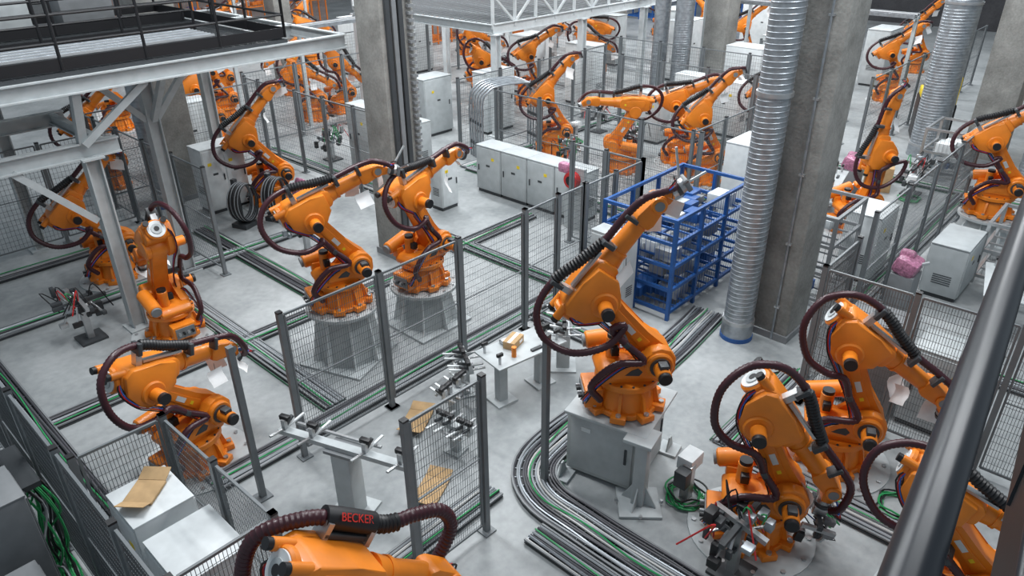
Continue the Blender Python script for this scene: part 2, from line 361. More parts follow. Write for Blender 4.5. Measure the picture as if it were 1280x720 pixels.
# ---------------------------------------------------------------- fence
def fence(pts,h=2.16,pw=1.1,name="safety_fence",dx=.032,dz=.10,fw=.0058):
    b=MB()
    for (p0,p1) in zip(pts[:-1],pts[1:]):
        a=Vector((p0[0],p0[1],0)); c=Vector((p1[0],p1[1],0)); L=(c-a).length; n=max(1,round(L/pw)); d=(c-a)/n; dn=d.normalized()
        ang=math.atan2(dn.y,dn.x)
        for i in range(n+1):
            p=a+d*i
            b.box((p.x,p.y,h/2),(.065,.065,h),POST,rot=Matrix.Rotation(ang,4,'Z')); b.box((p.x,p.y,.01),(.16,.16,.02),POST,rot=Matrix.Rotation(ang,4,'Z'))
            b.box((p.x,p.y,h+.01),(.068,.068,.02),BLACK,rot=Matrix.Rotation(ang,4,'Z'))
        for i in range(n):
            q0=a+d*i+dn*.06; q1=a+d*(i+1)-dn*.06; W=(q1-q0).length
            z0,z1=.14,h-.04
            M=Matrix.Translation(q0)@Matrix.Rotation(ang,4,'Z')
            for zz in (z0,z1,(z0+z1)/2): b.bar((0,0,zz),(W,0,zz),.025,.028 if zz!=(z0+z1)/2 else .012,POST,M)
            for xx in (0,W): b.bar((xx,0,z0),(xx,0,z1),.025,.028,POST,M)
            k=int(W/dx)
            for j in range(1,k):
                xx=W*j/k; b.add([(xx-fw/2,0,z0),(xx+fw/2,0,z0),(xx+fw/2,0,z1),(xx-fw/2,0,z1)],[(0,1,2,3)],WIRE,M)
                b.add([(xx,-fw/2,z0),(xx,fw/2,z0),(xx,fw/2,z1),(xx,-fw/2,z1)],[(0,1,2,3)],WIRE,M)
            k=int((z1-z0)/dz)
            for j in range(1,k):
                zz=z0+(z1-z0)*j/k; b.add([(0,-fw/2,zz),(W,-fw/2,zz),(W,fw/2,zz),(0,fw/2,zz)],[(0,1,2,3)],WIRE,M)
                b.add([(0,-.002,zz-fw/2),(W,-.002,zz-fw/2),(W,-.002,zz+fw/2),(0,-.002,zz+fw/2)],[(0,1,2,3)],WIRE,M)
    return b.obj(name,recalc=False)

# ---------------------------------------------------------------- cable tray
def tray(path,w=.35,n=7,name="cable_tray",green=True):
    b=MB(); P=[Vector((p[0],p[1],0)) for p in path]; rnd=random.Random(int(P[0].x*13+P[0].y*7))
    C=catmull(P,.12) if len(P)>2 else catmull(P,.3)
    def off(o,z,jit=0):
        out=[];ph=rnd.uniform(0,6)
        for i,p in enumerate(C):
            t=(C[min(i+1,len(C)-1)]-C[max(i-1,0)]).normalized(); nn=Vector((-t.y,t.x,0))
            out.append(p+nn*(o+jit*math.sin(i*.5+ph))+Vector((0,0,z)))
        return out
    for sg in (-1,1):
        b.tube(off(sg*w/2,.06),.016,MGREY,seg=4,straight=True); b.tube(off(sg*w/2,.02),.014,DARK,seg=4,straight=True)
        if green and sg>0: b.tube(off(sg*(w/2+.04),.02),.010,GREEN2,seg=4,straight=True)
    a=off(-w/2,.012); c=off(w/2,.012)
    for i in range(len(C)-1):
        b.add([a[i],a[i+1],c[i+1],c[i]],[(0,1,2,3)],DARK)
    for i in range(0,len(C)):
        b.bar(a[i]+Vector((0,0,.012)),c[i]+Vector((0,0,.012)),.012,.008,GALV)
    for k in range(n):
        o=-w/2+w*(k+.6)/(n+.2); m=rnd.choice((CAB1,CAB1,CAB3,CAB2,CAB1,GALV,CAB2))
        b.tube(off(o,.045+.012*(k%2),.008),w/n*.40,m,seg=6,straight=True)
    if green: b.tube(off(rnd.uniform(-.1,.1),.085,.03),.010,CGREEN,seg=5,straight=True)
    return b.obj(name)

def cabinet(x,y,w,d,h,yaw=0,m=None,name="electrical_cabinet",doors=1,stand=.08):
    m=m or LGREY; b=MB()
    b.box((0,0,stand/2),(w*.94,d*.9,stand),DARK); b.box((0,0,stand+(h-stand)/2),(w,d,h-stand),m,bev=.012)
    b.box((0,0,h+.012),(w*1.02,d*1.02,.025),m,bev=.006)
    for s in (-1,1):
        dw=w/doors
        for i in range(doors):
            cx=-w/2+dw*(i+.5)
            b.box((cx,s*(d/2+.008),stand+(h-stand)/2),(dw-.04,.018,h-stand-.06),m,bev=.005)
            b.box((cx+dw*.38,s*(d/2+.025),h*.55),(.025,.02,.14),DARK); b.box((cx-dw*.2,s*(d/2+.019),h*.78),(.09,.004,.07),YEL)
            b.box((cx,s*(d/2+.019),h*.62),(.12,.004,.05),DARK)
    for s in (-1,1):
        for k in range(5): b.box((s*(w/2+.003),0,h*.3+.04*k),(.006,d*.5,.015),DARK)
    return b.obj(name,(x,y,0),yaw)

def carton(x,y,z,w,d,h,yaw,flat=False):
    b=MB(); b.box((0,0,h/2),(w,d,h),CARD,bev=.004)
    if h>.1: b.box((0,0,h+.001),(w,.05,.003),PAPER); b.box((w*.2,-d/2-.001,h*.5),(w*.3,.003,h*.35),PAPER)
    if flat: 
        b.bar((-w/2,0,h),(-w/2-.12,0,h+.06),d*.98,.006,CARD); b.bar((w/2,0,h),(w/2+.14,0,h+.04),d*.98,.006,CARD)
    return b.obj("cardboard_box",(x,y,z),yaw)

def duct(x,y,r,z0,z1,name="spiral_duct",pitch=.075,rb=.0045):
    b=MB(); seg=28; n=int((z1-z0)/pitch); vs=[];fs=[]
    prof=[]
    for i in range(n+1):
        z=z0+(z1-z0)*i/n; prof+=[(r,z),(r,z+pitch*.72),(r+rb,z+pitch*.8),(r+rb,z+pitch*.92)]
    for rr,z in prof:
        for i in range(seg):
            a=2*pi*i/seg; vs.append((rr*math.cos(a),rr*math.sin(a),z+pitch*i/seg))
    for j in range(len(prof)-1):
        for i in range(seg-1): fs.append((j*seg+i,j*seg+i+1,(j+1)*seg+i+1,(j+1)*seg+i))
        if j+5<len(prof): fs.append((j*seg+seg-1,(j+4)*seg,(j+5)*seg,(j+1)*seg+seg-1))
    b.add(vs,fs,GALV)
    for z in (z0+.05,(z0+z1)*.35,(z0+z1)*.7): b.cyl((0,0,z),(0,0,z+.06),r+.025,STEEL,seg=28)
    b.cyl((0,0,0),(0,0,.07),r+.03,BLUE if r<.26 else GALV,seg=28); b.cyl((0,0,.07),(0,0,z0+.06),r+.02,GALV,seg=28)
    return b.obj(name,(x,y,0))

def column(x,y,w,d,h,name="concrete_column",strip=None):
    b=MB(); b.box((0,0,h/2),(w,d,h),COLM,bev=.02)
    b.box((0,0,.06),(w+.06,d+.06,.12),MGREY)
    if strip=='y':
        for k in range(3): b.box((-w/2+.14+.14*k,-d/2-.03,h/2),(.09,.06,h),(DARK,MGREY,DARK)[k])
        n=int(h/.12)
        for k in range(n): b.box((w/2-.10,-d/2-.04,.12*k+.06),(.12,.08,.05),MGREY)
    if strip=='x':
        b.cyl((-w/2-.03,-.15,0),(-w/2-.03,-.15,h),.018,GALV,seg=8); 
        for k in range(8): b.box((-w/2-.02,-.15,.6+k*1.1),(.05,.08,.03),STEEL)
    return b.obj(name,(x,y,0))

# ================================================================ SHELL
def slab(name,c,d,m):
    b=MB(); b.box((0,0,0),d,m); return b.obj(name,c)
slab("floor",(20,20,-.1),(56,56,.2),FLOORM)
slab("wall_far",(46,20,5.5),(.3,56,11),WALLM)
slab("wall_left",(20,46,5.5),(52,.3,11),WALLL)
# ================================================================ COLUMNS & DUCTS
column(10.62,3.92,.74,.74,11,strip='x')
column(8.40,10.85,.74,.70,11,strip='y')
column(6.9,17.3,.7,.7,11)
column(23.6,12.3,.8,.8,11); column(22.6,3.6,.9,.9,11); column(15.5,26.5,.7,.7,11); column(32,22.5,.8,.8,11); column(13,31,.8,.8,11); column(22.6,-1.0,.9,.9,11)
duct(9.93,4.24,.23,.25,11)
duct(22.0,4.9,.42,.25,11); duct(20.9,2.2,.32,.25,11); duct(22.2,12.9,.30,.25,11); duct(22.3,13.8,.26,.25,11)
duct(19.6,.9,.32,.25,11); duct(6.2,17.0,.2,.25,4.0)
# ================================================================ ROBOTS
def Rr(x,y,rel,a2,a3,**k): return robot(x,y,az_(x,y)+rad(rel),a2,a3,**k)
pedestal(6.1,3.85,1.0,rad(12),0)
Rr(6.1,3.85,-75,-40,54,a5=-20,z=1.0,plate=False,tool=2,sc=.90,paper=3)
Rr(6.22,2.12,-80,-26,-52,a5=-50,tool=1,sc=.90,paper=3)
Rr(8.05,1.95,-80,-22,-34,a5=-40,sc=.92,paper=3)
Rr(6.50,.20,-85,-44,-16,a5=-20,sc=.84)
pedestal(1.70,3.42,.34,0,1)
o5,MU5=robot(1.70,3.42,rad(-8),-22,-38,a5=-40,z=.34,plate=False,hose=2,side=-1,sc=.92,paper=0)
Rr(2.52,7.95,-62,-44,-14,a5=-50,loop=.9,paper=3)
Rr(3.80,11.28,15,-26,-35,a5=-40)
Rr(4.0,14.1,-85,-45,42,a5=-60)
pedestal(5.32,8.5,.95,rad(20),1); Rr(5.32,8.5,-76,-36,18,a5=-30,z=.95,plate=False,tool=2,sc=.86,paper=3)
pedestal(6.85,8.4,.75,rad(0),1); Rr(6.85,8.4,-46,-28,14,a5=-40,z=.75,plate=False,sc=.86,paper=3)
Rr(8.1,15.3,-80,-38,46,sc=.95)
far=dict(detail=1,cables=False,sc=.9)
Rr(15.3,12.6,-85,-30,48,**far)
Rr(15.4,10.4,95,-32,2,**far)
Rr(17.0,9.6,-85,-32,22,**far)
Rr(16.1,8.4,-80,-26,50,**far)
Rr(17.7,17.6,-80,-30,-30,**far)
Rr(19.0,16.8,-75,-20,30,**far)
pedestal(17.0,2.3,.5,0,1); Rr(17.0,2.3,-80,-35,38,z=.5,plate=False,detail=1)
Rr(15.5,4.5,-60,5,82,detail=1)
Rr(33,8.6,-80,-25,50,**far)
Rr(12.9,20.8,-85,-40,-30,**far); Rr(14.1,20.9,-80,-25,-45,**far); Rr(16.4,33,-80,-30,30,**far)
Rr(5.9,19.3,-85,-30,40,**far); Rr(11,23.0,-80,-30,40,**far); Rr(14.5,24.3,95,-30,-30,**far); Rr(20.5,20.8,-80,-30,-20,**far)
Rr(24.5,18.2,90,-30,20,**far); Rr(19.7,8.4,-85,-30,50,**far); Rr(26,22,-85,-30,-30,**far); Rr(25.5,9.5,90,-30,50,**far)
Rr(24,25,-80,-20,40,**far); Rr(29,14,-80,-20,40,**far); Rr(12.5,26.0,-80,-30,40,**far); Rr(30,32.5,-80,-30,40,**far); Rr(18,28.6,-80,-30,-20,**far); Rr(21,33,-80,-30,40,**far)
Rr(29.5,11.6,-80,-30,30,**far); Rr(31.5,17.5,90,-30,40,**far); Rr(22.6,17.2,-80,-25,-25,**far); Rr(9.6,21.2,-80,-32,35,**far); Rr(8.2,24.5,-80,-32,35,**far); Rr(28,25.5,-80,-32,35,**far); Rr(35.5,12.5,-80,-30,40,**far); Rr(27.5,7.7,-80,-30,40,**far); Rr(34,21,-80,-30,10,**far)
def lettering(txt,size,M,m,parent,ext=.002):
    cu=bpy.data.curves.new("lettering",'FONT'); cu.body=txt; cu.size=size; cu.extrude=ext; cu.align_x='CENTER'; cu.align_y='CENTER'
    cu.materials.append(m); o=bpy.data.objects.new("lettering",cu); scene.collection.objects.link(o); o.parent=parent; o.matrix_local=M
lettering("ABB",.11,MU5@Matrix.Translation((-.05,-.228,.25))@Matrix.Rotation(rad(90),4,'X'),REDB,o5)
lettering("BECKER",.095,MU5@Matrix.Translation((.17,.225-.078,.53+.066))@Matrix.Rotation(rad(50),4,'X'),REDB,o5)
# ================================================================ FENCES
fence([(3.5,6.97),(4.93,6.95)],pw=1.43); fence([(4.93,6.95),(7.76,6.95),(8.6,6.98)],pw=1.4)
def lonepost(x,y):
    b=MB(); b.box((0,0,1.08),(.07,.07,2.16),POST); b.box((0,0,.01),(.18,.18,.02),POST); b.obj("fence_post",(x,y,0))
lonepost(2.75,6.73); lonepost(5.23,4.36)
fence([(3.2,4.36),(4.19,4.34)],pw=1.0)
fence([(.88,10.2),(.88,3.8)],pw=1.2); fence([(1.0,6.50),(1.84,6.48),(1.88,4.5),(1.0,4.5)],pw=.95,h=1.9)
fence([(8.6,6.98),(9.3,6.98)],pw=.8); fence([(8.9,2.75),(8.95,-.6)],pw=1.2)
fence([(8.9,2.75),(10.1,2.75)],pw=1.2); fence([(11.2,2.9),(17.5,2.9)],pw=1.5,dx=.06); fence([(12.6,0.2),(19,.2)],pw=1.5,dx=.06)
fence([(11.0,8.6),(11.0,6.95),(9.3,6.95)],pw=1.1)
fence([(13.2,7.0),(13.2,12.8)],pw=1.3,dx=.05); fence([(13.2,7.2),(20,7.2)],pw=1.5,dx=.06); fence([(13.4,14.4),(20,14.4)],pw=1.5,dx=.07)
fence([(18.9,7.2),(18.9,14.4)],pw=1.5,dx=.07); fence([(9.8,12.9),(9.8,19)],pw=1.3,dx=.06); fence([(5.4,12.6),(5.4,19)],pw=1.3,dx=.06)
fence([(5.4,18.3),(9.8,18.3)],pw=1.3,dx=.07); fence([(21.5,7),(21.5,18)],pw=1.5,dx=.08); fence([(20.5,6.2),(32,6.2)],pw=1.5,dx=.09)
fence([(10,19.5),(15,19.5)],pw=1.5,dx=.09); fence([(2.4,16.5),(5.4,16.5)],pw=1.3,dx=.07)
fence([(24,7.8),(24,11)],pw=1.5,dx=.09); fence([(15,23),(28,23)],pw=1.6,dx=.1); fence([(17.5,-1.5),(17.5,1.2)],pw=1.5,dx=.07)
# ================================================================ TRAYS
tray([(10.3,4.95),(8.8,4.80),(7.2,4.74),(6.0,4.74),(5.35,4.62),(5.02,4.2),(4.98,3.5),(4.98,2.4),(4.98,.8)],w=.55,n=14)
tray([(1.3,4.72),(4.7,4.72)],w=.3); tray([(2.4,7.32),(9.2,7.32)],w=.32,n=6)
tray([(8.2,7.1),(8.2,5.1)],w=.3); tray([(1.3,6.8),(1.3,14.5)],w=.4,n=8); tray([(4.5,3.9),(4.5,.8)],w=.3)
tray([(4.40,7.55),(4.40,13.1)],w=.32); tray([(1.5,10.1),(8.0,10.0)],w=.3); tray([(6.1,10.2),(6.1,15)],w=.32); tray([(1.5,13.3),(7.6,13.3)],w=.32)
tray([(7.3,3.0),(9.6,3.0)],w=.4,n=9); tray([(7.25,2.85),(7.25,.0)],w=.4,n=9); tray([(11.5,3.2),(20,3.2)],w=.3); tray([(11.3,3.0),(11.3,.2)],w=.3)
tray([(12.9,7.6),(12.9,13.5)],w=.35); tray([(12.8,13.6),(20,13.6)],w=.35); tray([(14,7.7),(20,7.7)],w=.35); tray([(19.4,1),(19.4,13)],w=.35)
tray([(10.2,13),(10.2,19)],w=.3); tray([(2.2,15.6),(5.2,15.6)],w=.3); tray([(9.0,10.1),(11.5,10.1)],w=.3); tray([(9.4,7.4),(9.4,12.5)],w=.3)
# ================================================================ CABINETS / EQUIPMENT
for i in range(4): cabinet(12.15,9.35+.82*i+.0,.80,.55,1.15,rad(90),LGREY)
cabinet(7.2,15.9,1.0,.6,1.5,rad(0),WHITE,doors=2)
cabinet(1.42,6.05,.62,.56,1.40,rad(90),WHITE); cabinet(1.46,5.25,.72,.62,1.32,rad(90),WHITE)
carton(1.40,6.1,1.43,.30,.28,.03,rad(40),flat=True)
cabinet(.35,7.1,.6,.5,1.5,rad(90),MGREY,name="control_cabinet"); cabinet(.35,8.1,.6,.5,1.3,rad(90),LGREY,name="control_cabinet"); cabinet(.2,6.2,.6,.5,1.0,rad(90),MGREY,name="control_cabinet")
for (x,y,w,d,h,m,r) in ((9.6,2.1,.8,.6,1.35,MGREY,90),(9.65,1.2,.8,.6,1.2,LGREY,90),(13.6,3.6,.9,.6,1.3,WHITE,0),(14.2,6.4,1,.6,1.9,WHITE,0),(15.6,6.5,1,.6,1.9,LGREY,0),(20.2,10,1,.6,1.6,WHITE,90),(20.2,11.2,1,.6,1.6,WHITE,90),(20.4,15.5,1.2,.7,2,WHITE,90),(10.9,15.2,.9,.5,1.8,LGREY,90),(16,15.6,1.2,.6,1.8,WHITE,0),(22.4,10.6,1.2,.8,2.2,WHITE,90),(26,15,1.4,.8,2.2,WHITE,0),(26,11,1.4,.8,2.0,WHITE,90),(30,9.0,1.4,.8,2.0,LGREY,0),(8.0,19,1.2,.7,1.8,WHITE,0),(17,22,1.4,.7,2,WHITE,0),(20,24,1.4,.7,2,WHITE,0),(12,28,1.4,.7,2,WHITE,0),(26.5,19,1.4,.7,2,LGREY,90),(30,27,2,.9,2.2,WHITE,0),(33,15,2,.9,2.2,WHITE,90),(11.9,14.6,.8,.6,1.3,LGREY,90),(18.2,11.3,.8,.6,1.4,LGREY,90),(14.5,16.8,1.1,.7,1.7,LGREY,0),(10.6,12.0,.5,.4,1.2,WHITE,0),(9.2,6.25,.7,.35,1.5,LGREY,90),(14.0,2.2,1.1,.6,1.0,LGREY,0),(20.6,18.3,1.2,.7,2,WHITE,0),(23.5,20.2,1.2,.7,2,WHITE,90),(28.5,17,1.4,.8,2.2,WHITE,0),(18.5,25.5,1.6,.8,2.2,WHITE,0),(24,31.6,2,.8,2.2,WHITE,0),(36,16,2,.8,2.2,LGREY,90),(31,13.2,1.4,.8,2.2,WHITE,90),(10.4,25.5,1.4,.8,2,WHITE,0)):
    cabinet(x,y,w,d,h,rad(r),m)
carton(23.2,2.2,.0,1.3,1.0,1.0,rad(5),True); carton(24.8,1.2,0,1.2,1.0,.8,rad(-5)); carton(24.2,.0,0,1.2,1.0,1.1,0); carton(18.6,5.0,0,.8,.6,.6,.3)
def pinkunit(x,y,z=0,s=1):
    b=MB(); b.box((0,0,(z+.6)/2),(.5*s,.4*s,z+.6),MGREY,bev=.02)
    b.box((0,0,z+.72),(.52*s,.40*s,.32*s),PINK,bev=.08*s,rot=Matrix.Rotation(.3,4,'X')); b.box((.08,.05,z+.84),(.3*s,.25*s,.2*s),PINK,bev=.06*s,rot=Matrix.Rotation(.5,4,'Y'))
    b.cyl((-.1*s,0,z+.7),(.1*s,-.3*s,z+.8),.03,STEEL,seg=8); b.obj("wrapped_pump",(x,y,0))
pinkunit(11.9,2.45,.45,.9); pinkunit(17.8,5.4); pinkunit(21,8.6); pinkunit(8.0,13.9,0,.7)
b=MB(); b.cyl((0,0,.05),(0,0,.5),.22,PINK,r1=.12,bev=.05); b.cyl((0,0,.0),(0,0,.06),.2,DARK); b.obj("wrapped_bundle",(1.3,4.0,0))
b=MB(); b.box((0,0,.7),(.08,.5,1.4),LGREY); b.cyl((-.05,0,1.15),(-.2,0,1.15),.17,CRED,seg=24); b.cyl((-.2,0,1.15),(-.22,0,1.15),.1,BLACK); b.box((-.04,.25,1.35),(.2,.3,.22),PINK,bev=.06); b.obj("hose_reel_stand",(11.6,8.95,0))
def rack(x0,y0,x1,y1,h,m,name,sh=4,fill=True,dens=3.2):
    b=MB(); rn=random.Random(int(x0*7)); nx=max(1,round((x1-x0)/.9)); ny=max(1,round((y1-y0)/.9))
    for i in range(nx+1):
        for j in range(ny+1):
            if i in (0,nx) or j in (0,ny):
                b.bar((x0+(x1-x0)*i/nx,y0+(y1-y0)*j/ny,0),(x0+(x1-x0)*i/nx,y0+(y1-y0)*j/ny,h),.06,.06,m)
    for k in range(sh+1):
        z=.15+(h-.18)*k/sh
        for y in (y0,y1): b.bar((x0,y,z),(x1,y,z),.055,.055,m)
        for x in (x0,x1): b.bar((x,y0,z),(x,y1,z),.055,.055,m)
        if k<sh:
            for i in range(nx*3+1):
                x=x0+(x1-x0)*i/(nx*3); b.bar((x,y0,z),(x,y1,z),.03,.03,m)
        if fill and k<sh:
            for q in range(int((x1-x0)*dens)):
                s=rn.uniform(.15,.30); xx=rn.uniform(x0+.25,x1-.25); yy=rn.uniform(y0+.28,y1-.28)
                b.box((xx,yy,z+s*.4),(s*1.4,s*1.3,s*.8),rn.choice((m,STEEL,MGREY,LGREY,WHITE,BLUE)),bev=.01)
    for j in range(1,int((y1-y0)/.09)):
        y=y0+.09*j; b.bar((x0,y,.15),(x0,y,h),.006,.006,m)
    for j in range(1,int((x1-x0)/.09)):
        x=x0+.09*j; b.bar((x,y0,.15),(x,y0,h),.006,.006,m)
    return b.obj(name)
rack(9.6,5.35,12.1,6.75,1.85,BLUE,"blue_parts_rack",4,True,6)
rack(11.7,3.6,13.0,5.1,1.7,MGREY,"parts_rack",3)
rack(11.0,-1.0,12.4,.0,1.5,MGREY,"parts_rack",3)
rack(14.6,.8,15.8,1.9,1.2,STEEL,"parts_rack",2); rack(19.9,3.6,21.2,4.5,1.3,STEEL,"parts_rack",2)
RK=mat("orange_rack_steel",(0.6,0.16,0.02),0.5)
rack(24,28,40,29.4,4.5,RK,"pallet_rack",3); rack(38,16,39.4,26,4,BLUE,"pallet_rack",3)
rack(12,36,24,37.4,4.5,RK,"pallet_rack",3)
b=MB()
for k in range(6):
    y=.16*k
    b.tube([(0,y,0),(0,y,1.5),(.15,y,1.85),(.5,y,2.0),(1.3,y,2.0),(1.65,y,1.85),(1.8,y,1.5),(1.8,y,0)],.03,GALV,seg=8,step=.1)
for z in (.4,1.0): b.bar((0,0,z),(0,.8,z),.05,.08,DARK); b.bar((1.8,0,z),(1.8,.8,z),.05,.08,DARK)
b.obj("arched_guide_rails",(13.5,13.6,0),rad(-20))
def bench(x,y,yaw,w=1.6,d=.7):
    b=MB(); b.box((0,0,.76),(w,d,.03),LGREY,bev=.005)
    for sx in (-1,1):
        b.box((sx*w*.3,0,.38),(.14,.14,.74),LGREY,bev=.01); b.box((sx*w*.3,0,.015),(.34,.34,.03),LGREY)
        for i in (-1,1):
            b.cyl((sx*w*.42,i*d*.3,.775),(sx*w*.42,i*d*.3,.90),.02,STEEL,seg=10); b.box((sx*w*.42,i*d*.3,.92),(.10,.04,.05),BLACK,bev=.006)
    b.box((-.1,.2,.81),(.2,.12,.06),STEEL,bev=.01); b.cyl((w*.3,-.1,.775),(w*.3,-.1,.98),.03,STEEL); b.box((w*.3,-.1,1.0),(.12,.05,.1),BLACK)
    b.cyl((-w*.2,-.15,.775),(-w*.2,-.15,.93),.035,ORANGE,seg=12); b.box((w*.1,-.2,.79),(.18,.05,.03),DARK)
    return b.obj("fixture_bench",(x,y,0),yaw)
bench(6.45,5.85,rad(-10),1.2,.6); carton(6.4,5.95,.775,.30,.18,.12,rad(15)); bench(13.2,1.2,.2,1.4,.7); bench(16.2,5.4,.2,1.4,.7)
def fixture(x,y,yaw,h=.9,s=1.0,pw=.2):
    b=MB(); b.box((0,0,.015),(pw*2,pw*2,.03),LGREY); b.box((0,0,h/2),(pw,pw,h),LGREY,bev=.012)
    b.box((0,0,h+.02),(.4*s,.26,.04),MGREY)
    b.bar((-.85*s,-.03,h+.07),(.85*s,-.03,h+.07),.10,.06,LGREY); b.bar((-.75*s,.14,h+.07),(.4*s,.14,h+.07),.03,.03,STEEL)
    for u in (-.78,-.40,.3,.75):
        b.box((u*s,-.03,h+.16),(.05,.05,.14),STEEL); b.box((u*s,.0,h+.24),(.13,.06,.06),BLACK,bev=.008); b.cyl((u*s,-.05,h+.12),(u*s,.12,h+.18),.024,DARK,seg=8)
        b.bar((u*s,-.03,h+.10),(u*s+.05,.26,h+.13),.03,.02,WHITE); b.bar((u*s,-.03,h+.10),(u*s-.04,-.24,h+.13),.03,.02,STEEL)
    return b.obj("welding_fixture_stand",(x,y,0),yaw)
fixture(3.35,5.72,rad(-70),.92,1.0,.24); fixture(7.35,5.8,rad(40),.7,.5); fixture(5.35,6.1,rad(10),.40,.28,.12); fixture(5.85,6.4,rad(60),.45,.28,.12); fixture(4.9,5.6,rad(100),.30,.28,.12)
carton(4.95,6.45,.0,.42,.34,.03,rad(30),True); carton(4.2,5.3,.0,.40,.32,.03,rad(25),True)
def tangle(x,y,m,n=4,r=.25,name="coiled_cable",rr=.012,stand=True):
    rn=random.Random(int(x*31+y*17)); b=MB()
    for k in range(n):
        pts=[]; a0=rn.uniform(0,6); 
        for i in range(14):
            a=a0+i*.75; q=r*rn.uniform(.6,1.1); pts.append((q*math.cos(a),q*math.sin(a),.02+.02*k+.01*(i%2)))
        b.tube(pts,rr,m if k%2==0 else rn.choice((m,BLACK)),seg=5,step=.06)
    if stand:
        b.box((0,0,.25),(.12,.12,.5),STEEL,bev=.01); b.box((.1,.05,.48),(.28,.2,.18),WHITE,bev=.01); b.box((-.14,0,.38),(.14,.16,.22),DARK,bev=.01)
    b.obj(name,(x,y,0))
tangle(6.2,2.95,CGREEN,4); tangle(9.4,3.4,CGREEN,2,.2,stand=False); tangle(1.0,11.9,CGREEN,4,.3,stand=False)
tangle(7.7,1.0,CGREEN,3,.25,stand=False); tangle(.5,5.4,CGREEN,8,.3,stand=False); tangle(.55,7.6,CGREEN,6,.2,stand=False)
for x,y in ((12.4,7.4),(16.6,12.9),(18.2,4.1)): tangle(x,y,CGREEN,2,.25)
b=MB(); rn=random.Random(3)
for k in range(22):
    x0=rn.uniform(-.1,.1); y0=rn.uniform(-.35,.35)
    b.tube([(x0,y0,1.3),(x0+.1,y0+rn.uniform(-.1,.1),.9),(x0+rn.uniform(-.1,.15),y0+rn.uniform(-.2,.2),.45),(x0+.05,y0+rn.uniform(-.1,.1),.1),(x0+.0,y0-.4,.03)],.013,(CGREEN,BLACK,CAB1)[k%3],seg=5,step=.1)
b.box((0,0,1.32),(.2,.8,.06),DARK); b.box((-.08,-.42,.66),(.05,.05,1.32),DARK); b.box((-.08,.42,.66),(.05,.05,1.32),DARK)
b.obj("cable_drop_bundle",(.70,7.55,0))
for x,y in ((6.9,14.6),(7.6,14.4)):
    b=MB()
    for k in range(14):
        r_=.36*(1-.03*(k%7)); yy=-.02*k
        b.tube([(r_*math.cos(a*pi/6),yy,.55+.42*math.sin(a*pi/6)) for a in range(13)],.018,BLACK if k%3 else CAB1,seg=5,step=.08)
    b.box((0,-.1,.05),(.5,.4,.1),DARK); b.box((0,.05,.55),(.1,.1,1.0),DARK); b.obj("cable_coil_stand",(x,y,0),rad(20))
def tools(x,y,name="gripper_tool_stand"):
    rn=random.Random(int(x*5+y)); b=MB(); b.box((0,0,.02),(.4,.4,.04),DARK); b.box((0,0,.35),(.1,.1,.66),STEEL)
    b.bar((-.4,0,.7),(.4,0,.7),.06,.06,DARK); b.bar((0,-.3,.65),(0,.3,.78),.06,.06,STEEL)
    for k in range(20):
        q=(rn.uniform(-.36,.36),rn.uniform(-.26,.26),rn.uniform(.35,.9)); b.box(q,(rn.uniform(.05,.16),rn.uniform(.05,.12),rn.uniform(.05,.18)),rn.choice((STEEL,DARK,BLACK,GALV,DARK)),bev=.008)
        b.bar(q,(q[0]*.5,q[1]*.5,.68),.025,.025,STEEL)
    for k in range(8):
        q=Vector((rn.uniform(-.35,.35),rn.uniform(-.25,.25),.6)); b.tube([q,q+Vector((rn.uniform(-.2,.2),rn.uniform(-.2,.2),.35)),q+Vector((rn.uniform(-.3,.3),rn.uniform(-.3,.3),-.1))],.01,rn.choice((BLACK,CRED,CGREEN,BLACK)),seg=5)
    b.obj(name,(x,y,0))
tools(2.75,12.1); tools(5.55,2.0); tools(13.6,5.0); tools(18.6,4.2); tools(14.4,11.3); tools(17.9,13.0); tools(10.9,16.9); tools(12.2,15.9); tools(16.5,10.9); tools(21.5,20); tools(18.2,1.5); tools(7.0,12.2)
b=MB(); b.box((0,0,.6),(1.4,.9,1.2),BLACK,bev=.04); b.box((0,0,1.3),(1.3,.85,.25),YEL,bev=.03); b.box((-.71,0,.7),(.02,.6,.5),DARK)
for s in (-1,1): b.bar((s*.6,-.4,1.4),(s*.6,-.4,1.9),.05,.05,YEL)
b.bar((-.6,-.4,1.9),(.6,-.4,1.9),.05,.05,YEL); b.obj("floor_cleaning_machine",(23.6,5.3,0),rad(20))
def ladder(p0,p1,z,w=.5):
    b=MB(); a=Vector((*p0,z)); c=Vector((*p1,z)); d=(c-a).normalized(); n=Vector((-d.y,d.x,0)); L=(c-a).length
    for s in (-1,1): b.bar(a+n*s*w/2,c+n*s*w/2,.03,.10,GALV)
    for i in range(int(L/.4)): b.bar(a+d*.4*i-n*w/2,a+d*.4*i+n*w/2,.03,.03,GALV)
    for k in range(5): b.cyl(a+n*(-.2+.1*k)+Vector((0,0,.04)),c+n*(-.2+.1*k)+Vector((0,0,.04)),.03,(CAB1,CAB2,CAB3)[k%3],seg=6)
    k=int(L/4)+1
    for i in range(k+1):
        q=a+d*(L*i/k); b.box((q.x,q.y,z/2),(.1,.1,z),LGREY); b.box((q.x,q.y,z-.08),(w,.06,.06) if abs(d.y)>.5 else (.06,w,.06),LGREY); b.box((q.x,q.y,.01),(.3,.3,.02),LGREY)
    b.obj("overhead_cable_ladder")
ladder((24.5,13.4),(38,13.4),3.3); ladder((24.6,6.6),(24.6,12.9),3.2); ladder((10.2,20.2),(14.6,20.2),3.0); ladder((16,30.8),(40,30.8),3.6)
